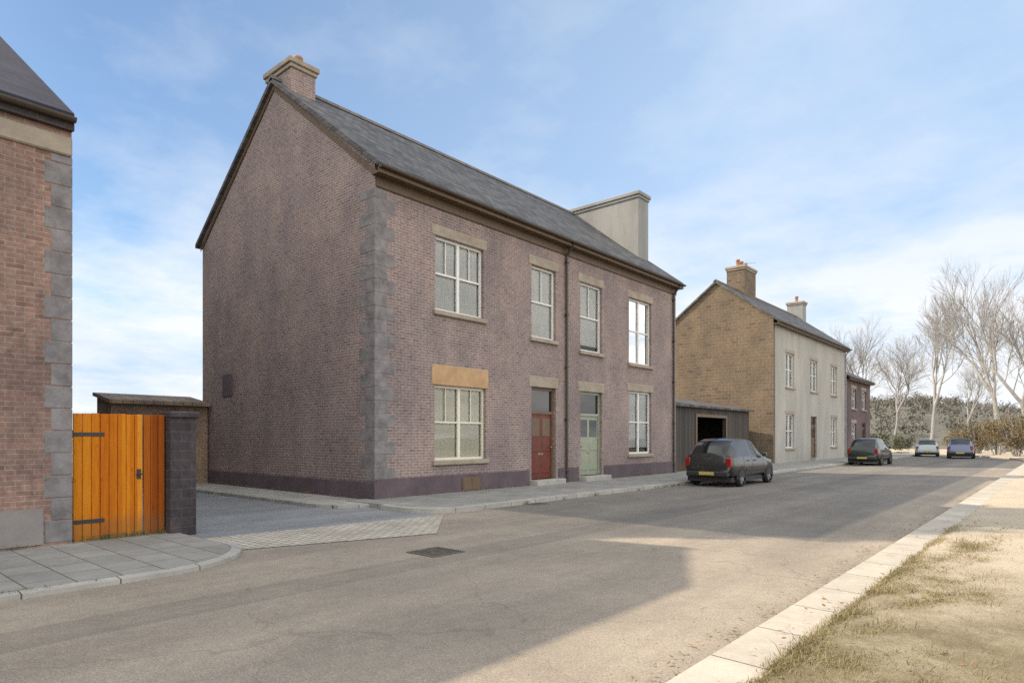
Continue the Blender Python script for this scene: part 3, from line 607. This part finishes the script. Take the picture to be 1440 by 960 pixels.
def aerial(x, y, z, label):
    t = thing('television_aerial', label, 'aerial', (x, y, z)); m = MB(); m.tube((x, y, z-.5), (x, y, z+1.1), .018, .015, 6); m.build('mast', M['pipe_grey'], t, t)
    b = MB(); b.tube((x-.5, y-.25, z+1.0), (x+.5, y+.25, z+1.0), .012, .012, 5)
    for k in range(9):
        f = -.5+k/8; c = Vector((x+f, y+f*.5, z+1.0)); u = Vector((-.45, .89, 0))*(.24-.012*k); b.tube(c-u, c+u, .006, .006, 4)
    b.build('array', M['pipe_grey'], t, t)
aerial(-3.5, 33.95, 12.6, 'thin television aerial on the brown chimney of the pale house')
# ------------------------------------------------------------------ cars (nose towards +Y)
def lerp_table(tab, y):
    for (a, va), (b, vb) in zip(tab, tab[1:]):
        if y <= b:
            t = (y-a)/(b-a) if b > a else 0; return tuple(p+(q-p)*t for p, q in zip(va, vb))
    return tab[-1][1]
def car(name, label, paint, loc, rz=0, suv=False, group='cars parked and driving in the street'):
    r = thing(name, label, 'car', loc, group); Lc = 4.25; W = .88; top = 1.62 if suv else 1.47; zb = .30 if suv else .24; belt = 1.0 if suv else .92
    hood = .98 if suv else .90
    # station: y -> (belt height, top height, top half width, half width)
    tab = [(-2.12, (.60, .62, .55, .72)), (-2.06, (belt-.06, belt-.02, .60, .80)), (-1.98, (belt, belt+.12, .62, .83)), (-1.62, (belt+.02, top-.10, .60, W)), (-1.25, (belt+.01, top-.01, .59, W)),
           (-.35, (belt, top, .60, W)), (.25, (belt-.01, top-.05, .59, W)), (1.02, (belt-.03, hood+.03, .66, W)), (1.12, (hood-.07, hood+.005, .68, W)), (1.75, (hood-.16, hood-.10, .62, W-.03)), (2.02, (.62, .66, .55, .78)), (2.12, (.50, .52, .5, .66))]
    st = [-2.12, -2.06, -1.98, -1.8, -1.62, -1.45, -1.25, -1.0, -.8, -.42, -.34, 0, .25, .5, .75, 1.02, 1.12, 1.45, 1.75, 1.9, 2.02, 2.12]
    ring = 12; vs = []
    for y in st:
        b, t, tw, hw = lerp_table(tab, y); lo = zb+(.12 if abs(y) > 1.95 else 0)
        half = [(0, lo), (hw*.86, lo), (hw*.97, lo+.10), (hw, (lo+b)/2), (hw*.985, b-.10), (hw*.94, b), (hw*.94*.45+tw*.55, b+(t-b)*.55), (tw, t-.05*min(1, (t-b)/.3)), (tw*.82, t-.008), (0, t+.02)]
        full = half+[(-x, z) for x, z in half[-2:0:-1]]; ring = len(full); vs += [(x, y, z) for x, z in full]
    body, glass = MB(), MB(); bf, sf, wf = [], [], []
    for i in range(len(st)-1):
        ym = (st[i]+st[i+1])/2
        for k in range(ring):
            f = (i*ring+k, i*ring+(k+1) % ring, (i+1)*ring+(k+1) % ring, (i+1)*ring+k)
            kk = min(k, ring-1-k)
            side = kk in (5, 6) and (-1.62 < ym < 1.0) and not (-.42 < ym < -.34) and not (kk == 6 and ym > .75)
            ws = kk in (7, 8) and (.25 < ym < 1.02); rw = kk in (7, 8) and (-1.98 < ym < -1.3)
            (sf if side else wf if ws or rw else bf).append(f)
    n = len(st); body.add(vs, bf+[tuple(range(ring))[::-1], tuple((n-1)*ring+k for k in range(ring))], True)
    def bld(mb, nm, mat, par): 
        mb.v = [Vector(loc)+Vector(v) for v in mb.v]; return mb.build(nm, mat, par, r)
    bo = bld(body, 'body', M[paint], r)
    bo.data.polygons.foreach_set('use_smooth', [True]*len(bo.data.polygons)); bo.data.set_sharp_from_angle(angle=R(24))
    def pane(nm, fs):
        ids = sorted({i for f in fs for i in f}); mp = {i: k for k, i in enumerate(ids)}
        bld(MB().add([vs[i] for i in ids], [tuple(mp[i] for i in f) for f in fs], True), nm, M['dark_glass'], r)
    for sx in (-1, 1):
        for lo, hi in ((-9, -.4), (-.4, 9)):
            pane('side_window', [f for f in sf if lo < vs[f[0]][1]+.03 < hi and sum(vs[i][0] for i in f)*sx > 0])
    pane('windscreen', [f for f in wf if vs[f[0]][1] > 0]); pane('rear_window', [f for f in wf if vs[f[0]][1] < 0])
    R_ = .335 if suv else .31
    for sx in (-1, 1):
        for yw in (-1.28, 1.30):
            t = MB(); c = sx*(W-.09)
            prof = [(R_-.09, -.1), (R_-.02, -.1), (R_, -.07), (R_, .07), (R_-.02, .1), (R_-.09, .1)]; nseg = 24; tv = []
            for rr, dx in prof: tv += [(c+dx, yw+rr*math.cos(2*math.pi*i/nseg), R_+rr*math.sin(2*math.pi*i/nseg)) for i in range(nseg)]
            t.add(tv, [(k*nseg+i, k*nseg+(i+1) % nseg, (k+1)*nseg+(i+1) % nseg, (k+1)*nseg+i) for k in range(5) for i in range(nseg)], True)
            ty = bld(t, 'wheel', M['rubber'], r)
            q = MB(); q.tube((c+sx*.075, yw, R_), (c+sx*.09, yw, R_), .05, .05, 12)
            for k in range(7):
                a = 2*math.pi*k/7; d = Vector((0, math.cos(a), math.sin(a))); u = Vector((0, -math.sin(a), math.cos(a))); p0 = Vector((c+sx*.085, yw, R_))
                q.add([p0+d*.03+u*.03, p0+d*.03-u*.03, p0+d*(R_-.085)-u*.022, p0+d*(R_-.085)+u*.022], [(0, 1, 2, 3)])
            q.tube((c+sx*.055, yw, R_), (c+sx*.06, yw, R_), R_-.09, R_-.09, 24); bld(q, 'rim', M['alloy'], ty)
            ar = MB(); av = []
            for i in range(17):
                a = R(-12+204*i/16); 
                for rr, dx in ((R_+.035, .0), (R_+.075, .012), (R_+.09, -.01)): av.append((sx*(W-.02)+sx*dx, yw+rr*math.cos(a), R_+rr*math.sin(a)))
            ar.add(av, [(3*i+k, 3*i+k+1, 3*i+k+4, 3*i+k+3) for i in range(16) for k in range(2)], True); 
            dk = [(sx*(W+.002), yw, R_)]+[(sx*(W+.002), yw+(R_+.035)*math.cos(R(-12+204*i/16)), R_+(R_+.035)*math.sin(R(-12+204*i/16))) for i in range(17)]
            ar.add(dk, [(0, i, i+1) for i in range(1, 17)]); bld(ar, 'wheel_arch', M['plastic'], r)
    for sx in (-1, 1):
        for ys_ in (-1.12, -.38, .68):
            b, tt, tw, hw = lerp_table(tab, ys_); pts = [(hw*.97, zb+.10), (hw, (zb+b)/2), (hw*.985, b-.10), (hw*.94, b)]
            q = MB(); v_ = [(sx*(x+.003), ys_+e, z) for x, z in pts for e in (-.006, .006)]; q.add(v_, [(2*i, 2*i+1, 2*i+3, 2*i+2) for i in range(3)]); bld(q, 'door_seam', M['plastic'], r)
        for yh in (-.62, .0):
            q = MB(); q.bbox(min(sx*.86, sx*.90), max(sx*.86, sx*.90), yh-.22, yh-.05, belt-.15, belt-.12, .008); bld(q, 'door_handle', M['plastic'], r)
        q = MB(); q.bbox(min(sx*.87, sx*.895), max(sx*.87, sx*.895), -.92, .95, .52, .58, .008); bld(q, 'side_moulding', M['plastic'], r)
        t = MB(); t.bbox(min(sx*.62, sx*.81), max(sx*.62, sx*.81), -2.10, -1.96, .66, belt-.02, .03); bld(t, 'tail_light', M['lamp_red'], r)
        t = MB(); t.bbox(min(sx*.5, sx*.77), max(sx*.5, sx*.77), 1.88, 2.06, .56, .70, .03); bld(t, 'headlight', M['lamp_clear'], r)
        t = MB(); t.bbox(min(sx*.84, sx*1.0), max(sx*.84, sx*1.0), .62, .74, belt-.02, belt+.12, .03); bld(t, 'wing_mirror', M[paint], r)
    t = MB(); t.bbox(-.74, .74, -2.17, -2.0, .34, .52, .04); bld(t, 'rear_bumper', M['plastic'] if suv else M[paint], r)
    t = MB(); t.bbox(-.72, .72, 2.0, 2.17, .32, .48, .04); bld(t, 'front_bumper', M['plastic'] if suv else M[paint], r)
    t = MB(); t.box(-.26, .26, -2.155 if False else -2.185, -2.17, .40, .51); bld(t, 'number_plate', M['plate'], r)
    t = MB(); t.box(-.26, .26, 2.17, 2.185, .36, .46); bld(t, 'number_plate', M['plate_white'], r)
    t = MB(); t.box(-.78, .78, -1.95, 1.95, .17, .32); bld(t, 'underbody', M['plastic'], r)
    r.rotation_euler = (0, 0, rz); return r
car('parked_car', 'black car parked at the kerb in front of the open garage', 'car_black', (3.95, 12.8, 0), 0, True)
car('parked_car', 'very dark green car parked beyond the pale rendered house front', 'car_green', (3.95, 34.4, 0), 0, True)
car('parked_car', 'silver-grey car parked far down the street', 'car_silver', (3.7, 57.2, 0), R(9))
car('parked_car', 'blue car far down the road beside the brown hedge', 'car_blue', (6.7, 52.5, 0), R(4), True)

# ------------------------------------------------------------------ trees, hedge, hill
def bare_tree(label, x, y, H, seed, spread=.55, levels=6, lean=0, group='bare trees beyond the end of the street'):
    rg = random.Random(seed); t = thing('bare_tree', label, 'tree', (x, y, -.05), group)
    tr, cr = MB(), MB()
    def limb(p, d, ln, r, lv):
        nseg = 3 if lv < 4 else 2; q = Vector(p); dd = Vector(d)
        for k in range(nseg):
            dd = (dd+Vector((rg.uniform(-1, 1), rg.uniform(-1, 1), rg.uniform(-.3, .8)))*.14).normalized()
            e = q+dd*ln/nseg; ra, rb = r*(1-.3*k/nseg), r*(1-.3*(k+1)/nseg)
            (tr if lv == 0 else cr).tube(q, e, ra, rb, 7 if lv < 2 else 4 if lv < 4 else 3, False); q = e
            if lv >= 1 and lv < levels and k < nseg-1 and rg.random() < .75: fork(q, dd, ln*.62, rb*.55, lv+1, .9)
        if lv < levels:
            n = 3 if lv < 2 else rg.choice((2, 3, 3))
            for _ in range(n): fork(q, dd, ln*rg.uniform(.62, .82), r*.7*rg.uniform(.7, .95), lv+1, spread)
    def fork(q, dd, ln, r, lv, sp):
        a = rg.uniform(0, 6.28); u = dd.orthogonal().normalized(); w_ = dd.cross(u)
        nd = (dd+(u*math.cos(a)+w_*math.sin(a))*sp*rg.uniform(.6, 1.3)+Vector((0, 0, .12))).normalized(); limb(q, nd, ln, max(r, .0055), lv)
    limb((x, y, -.05), (lean, 0, 1), H*.27, H*.0125, 0)
    tr.build('trunk', M['bark'], t, t); cr.build('crown', M['twig'], t, t); return t
spots = [(1410, 62, 21.5, 1, 'tall bare grey tree near the right edge, rising above the brown hedge'), (1308, 88, 23, 2, 'bare tree standing behind the silver and blue cars'), (1447, 48, 16, 3, 'bare tree cut off by the right edge of the picture'),
         (1215, 105, 23, 4, 'bare tree showing above the low plum house roof'), (1258, 115, 23, 5, 'farthest bare tree, right of the low plum house'), (1360, 105, 16, 6, 'smaller bare tree between the two tall grey ones')]
for px_, z_, H_, sd, lb in spots:
    X, Y = at(px_, z_); bare_tree(lb, X, Y, H_, sd, (.0, .34, .3, .5, .38, .55, .45)[sd], 6)

def leaf_clump(mb, c, rx, ry, rz, n, size, rg):
    for _ in range(n):
        d = Vector((rg.gauss(0, 1), rg.gauss(0, 1), rg.gauss(0, 1))).normalized()*(rg.random()**.45)
        p = Vector((c[0]+d.x*rx, c[1]+d.y*ry, c[2]+d.z*rz)); s = size*rg.uniform(.5, 1.4)
        u = Vector((rg.gauss(0, 1), rg.gauss(0, 1), rg.gauss(0, 1))).normalized(); w_ = u.orthogonal().normalized()
        mb.add([p-u*s, p+w_*s*.5, p+u*s, p-w_*s*.5], [(0, 1, 2, 3)])
rg = random.Random(21)
# brown winter shrubs along the outside of the bend: each shrub its own object
sh = [(1352, 66, 2.6), (1376, 60, 3.4), (1402, 56, 3.6), (1430, 52, 4.2), (1452, 47, 4.0), (1388, 72, 4.0), (1415, 66, 4.4)]
shl = ['brown winter shrub nearest the blue car', 'brown winter shrub between blue car and tall bare tree', 'brown winter shrub at the foot of the tall bare tree', 'large brown winter shrub near the right edge', 'brown winter shrub cut off by the right edge',
       'back-row brown shrub behind the gap beside the blue car', 'tallest back-row brown shrub behind the tall bare tree foot']
for (px_, z_, H_), lb in zip(sh, shl):
    X, Y = at(px_, z_); t = thing('winter_shrub', lb, 'shrub', (X, Y, 0), 'brown shrubs on the outside of the bend')
    st_, fo = MB(), MB()
    for k in range(14):
        a = rg.uniform(0, 6.28); e = Vector((X+math.cos(a)*rg.uniform(.3, 1.6), Y+math.sin(a)*rg.uniform(.3, 1.6), H_*rg.uniform(.6, 1.02))); b0 = Vector((X+math.cos(a)*.15, Y+math.sin(a)*.15, -.06)); mid = b0.lerp(e, .55)+Vector((0, 0, .2))
        st_.tube(b0, mid, .045, .03, 5, False); st_.tube(mid, e, .03, .008, 4, False)
        for q in range(5):
            s0 = mid.lerp(e, rg.random()); st_.tube(s0, s0+Vector((rg.gauss(0, .35), rg.gauss(0, .35), rg.uniform(.1, .6))), .012, .004, 3, False)
    for k in range(16):
        a = rg.uniform(0, 6.28); rr = rg.uniform(0, 1.25); leaf_clump(fo, (X+math.cos(a)*rr, Y+math.sin(a)*rr, rg.uniform(.25, .85)*H_), .7, .7, .6, 210, .075, rg)
    st_.build('stems', M['twig'], t, t); fo.build('foliage', M['hedge'], t, t)

# unseen evergreens added left of the picture to shade the lane and gable
rg = random.Random(33)
for k, (X, Y, H_) in enumerate([(-12.4, -9.2, 16.5), (-14.8, -9.2, 21.5), (-17.4, -9.0, 25.5), (-20.0, -9.3, 28), (-22.5, -9.0, 29.5), (-25.0, -9.2, 29), (-27.4, -9.0, 27), (-29.8, -9.2, 25)]):
    t = thing('added_shade_tree', 'tall dark columnar evergreen tree, added out of view to shade gable and lane', 'tree', (X, Y, -.06), 'evergreens added out of view for shade'); tr = MB(); fo = MB()
    tr.tube((X, Y, -.06), (X, Y, H_*.95), .35, .05, 9); tr.build('trunk', M['bark'], t, t)
    n = 70
    for q in range(n):
        f = (q+.5)/n; rr = 2.0*min(1, f*5+.3)*(1-f**7)+.15; a = rg.uniform(0, 6.28)
        leaf_clump(fo, (X+math.cos(a)*rr*.35, Y+math.sin(a)*rr*.35, 1+f*(H_-1.2)), rr*.85, rr*.85, .8, 260, .2, rg)
    fo.build('crown', M['evergreen'], t, t)

# hill across the end of the street with woods on it
hm = MB(); vs = []; nU, nV = 60, 14; rg = random.Random(9)
for j in range(nV):
    for i in range(nU):
        px_ = 900+i*16; z_ = 125+j*14; X, Y = at(px_, z_)
        prof = math.sin(min(1, j/9)*math.pi/2)
        hh = -.3+prof*(15+3*math.sin(i*.13+1)+2*math.sin(i*.31))+rg.uniform(-.3, .3)
        vs.append((X, Y, hh if j else -.3))
hm.add(vs, [(j*nU+i, j*nU+i+1, (j+1)*nU+i+1, (j+1)*nU+i) for j in range(nV-1) for i in range(nU-1)], True); struct(hm, 'hill', M['hill_side'])
wm = MB()
for k in range(1100):
    i = rg.uniform(0, nU-1); j = rg.uniform(.5, nV-2); px_ = 900+i*16; z_ = 125+j*14; X, Y = at(px_, z_)
    prof = math.sin(min(1, j/9)*math.pi/2); hh = prof*(15+3*math.sin(i*.13+1)+2*math.sin(i*.31)); s = rg.uniform(1.0, 2.4)
    leaf_clump(wm, (X, Y, hh+s*.8), s, s, s*1.1, 60, .32, rg)
tag(wm.build('far_woodland', M['far_wood']), 'brown winter woodland covering the far hillside', 'woodland', kind='stuff')
for k, (px_, z_, s, lb) in enumerate([(1236, 70, 1.7, 'olive evergreen bush at the end wall of the low house'), (1268, 76, 1.5, 'small olive evergreen bush left of the silver car')]):
    X, Y = at(px_, z_); t = thing('evergreen_bush', lb, 'bush', (X, Y, 0)); fo = MB(); st_ = MB()
    for q in range(6): st_.tube((X, Y, -.06), (X+rg.gauss(0, .5), Y+rg.gauss(0, .5), s*1.2), .05, .02, 5, False)
    for q in range(14): a = rg.uniform(0, 6.28); leaf_clump(fo, (X+math.cos(a)*rg.uniform(0, s*.8), Y+math.sin(a)*rg.uniform(0, s*.8), rg.uniform(.25, .9)*s*1.3), .6, .6, .55, 150, .09, rg)
    st_.build('stems', M['twig'], t, t); fo.build('foliage', M['evergreen'], t, t)

# ------------------------------------------------------------------ camera, sun, sky
cam = bpy.data.cameras.new('camera'); co = bpy.data.objects.new('camera', cam); COL.objects.link(co); sc.camera = co
cam.sensor_width = 36; cam.lens = 36*F/1440; cam.shift_y = (HOR-480)/1440; cam.clip_end = 3000; cam.clip_start = .05
co.location = (13.07, -9.85, 1.65); co.rotation_euler = (R(90), 0, R(40.9))
KX, KY = 1.24, .58     # shadow run across / along the street for each metre of height
d = Vector((KX, KY, -1)).normalized()
sl = bpy.data.lights.new('sun', 'SUN'); so = bpy.data.objects.new('sun', sl); COL.objects.link(so); so.rotation_euler = d.to_track_quat('-Z', 'Y').to_euler(); so.location = (-30, 0, 40)
sl.energy = 4.2; sl.angle = R(.53); sl.color = (1.0, .85, .64)
EL = math.asin(-d.z); AZ = math.atan2(-d.x, -d.y)
w = bpy.data.worlds.new('World'); sc.world = w; w.use_nodes = True; nt = w.node_tree
for n in list(nt.nodes): nt.nodes.remove(n)
out = N(nt, 'ShaderNodeOutputWorld'); bg = N(nt, 'ShaderNodeBackground'); L(nt, bg.outputs[0], out.inputs[0]); bg.inputs['Strength'].default_value = .095
sk = N(nt, 'ShaderNodeTexSky', sky_type='NISHITA', sun_disc=False); sk.sun_elevation = EL; sk.sun_rotation = AZ; sk.dust_density = .4; sk.air_density = 1.0; sk.ozone_density = 1.3
tc = N(nt, 'ShaderNodeTexCoord'); sp = N(nt, 'ShaderNodeSeparateXYZ'); L(nt, tc.outputs['Generated'], sp.inputs[0])
zz = N(nt, 'ShaderNodeMath', operation='MAXIMUM'); L(nt, sp.outputs[2], zz.inputs[0]); zz.inputs[1].default_value = 0
za = N(nt, 'ShaderNodeMath', operation='ADD'); L(nt, zz.outputs[0], za.inputs[0]); za.inputs[1].default_value = .16
dv = N(nt, 'ShaderNodeVectorMath', operation='DIVIDE'); L(nt, tc.outputs['Generated'], dv.inputs[0])
cb = N(nt, 'ShaderNodeCombineXYZ')
for i in range(3): L(nt, za.outputs[0], cb.inputs[i])
L(nt, cb.outputs[0], dv.inputs[1])
cl = noise(nt, dv.outputs[0], 1.5, 9, .6)
# clouds lie mostly low and towards the far end of the street (+Y)
hz = N(nt, 'ShaderNodeMapRange'); L(nt, sp.outputs[2], hz.inputs[0]); hz.inputs[1].default_value = .55; hz.inputs[2].default_value = .0; hz.inputs[3].default_value = -.14; hz.inputs[4].default_value = .24
yd = N(nt, 'ShaderNodeMapRange'); L(nt, sp.outputs[1], yd.inputs[0]); yd.inputs[1].default_value = -.2; yd.inputs[2].default_value = 1.; yd.inputs[3].default_value = -.06; yd.inputs[4].default_value = .1
s1 = N(nt, 'ShaderNodeMath', operation='ADD'); L(nt, cl, s1.inputs[0]); L(nt, hz.outputs[0], s1.inputs[1])
s2 = N(nt, 'ShaderNodeMath', operation='ADD'); L(nt, s1.outputs[0], s2.inputs[0]); L(nt, yd.outputs[0], s2.inputs[1])
msk = ramp(nt, s2.outputs[0], [(.47, 0.), (.76, 1.)])
CLOUD = (6.7, 6.95, 7.3)
hd = N(nt, 'ShaderNodeVectorMath', operation='DOT_PRODUCT'); L(nt, tc.outputs['Generated'], hd.inputs[0]); hd.inputs[1].default_value = (.35, .93, -.15)
hr = N(nt, 'ShaderNodeMapRange'); L(nt, hd.outputs['Value'], hr.inputs[0]); hr.inputs[1].default_value = -.15; hr.inputs[2].default_value = .6; hr.inputs[3].default_value = .0; hr.inputs[4].default_value = .55
mn = N(nt, 'ShaderNodeVectorMath', operation='MINIMUM'); L(nt, mix(nt, 1., sk.outputs[0], (.78, .89, .95), 'MULTIPLY'), mn.inputs[0]); mn.inputs[1].default_value = (4.1, 5.3, 6.6)
haze = mix(nt, hr.outputs[0], mn.outputs[0], (5.2, 6.9, 9.2))
tp = N(nt, 'ShaderNodeMapRange', interpolation_type='SMOOTHSTEP'); L(nt, sp.outputs[2], tp.inputs[0]); tp.inputs[1].default_value = .12; tp.inputs[2].default_value = .42; tp.inputs[3].default_value = 1; tp.inputs[4].default_value = .42
mm = N(nt, 'ShaderNodeMath', operation='MULTIPLY'); L(nt, msk, mm.inputs[0]); L(nt, tp.outputs[0], mm.inputs[1])
cm = mix(nt, mm.outputs[0], haze, CLOUD)
# bright bank of cloud added outside the view as fill for the shaded walls
dt = N(nt, 'ShaderNodeVectorMath', operation='DOT_PRODUCT'); L(nt, tc.outputs['Generated'], dt.inputs[0]); dt.inputs[1].default_value = (.655, -.756, 0)
bk = N(nt, 'ShaderNodeMapRange', interpolation_type='SMOOTHSTEP'); L(nt, dt.outputs['Value'], bk.inputs[0]); bk.inputs[1].default_value = -.62; bk.inputs[2].default_value = -.05
bcl = ramp(nt, cl, [(.38, (7., 7.5, 8.)), (.6, (17.2, 16.5, 15.5))])
cm = mix(nt, bk.outputs[0], cm, bcl); L(nt, cm, bg.inputs['Color'])
sc.view_settings.view_transform = 'Standard'; sc.view_settings.look = 'None'; sc.view_settings.gamma = 1; sc.view_settings.exposure = 0.62; sc.view_settings.use_curve_mapping = False
sc.cycles.use_denoising = False
sc.cycles.caustics_reflective = False; sc.cycles.caustics_refractive = False; sc.cycles.max_bounces = 6; sc.cycles.transparent_max_bounces = 8
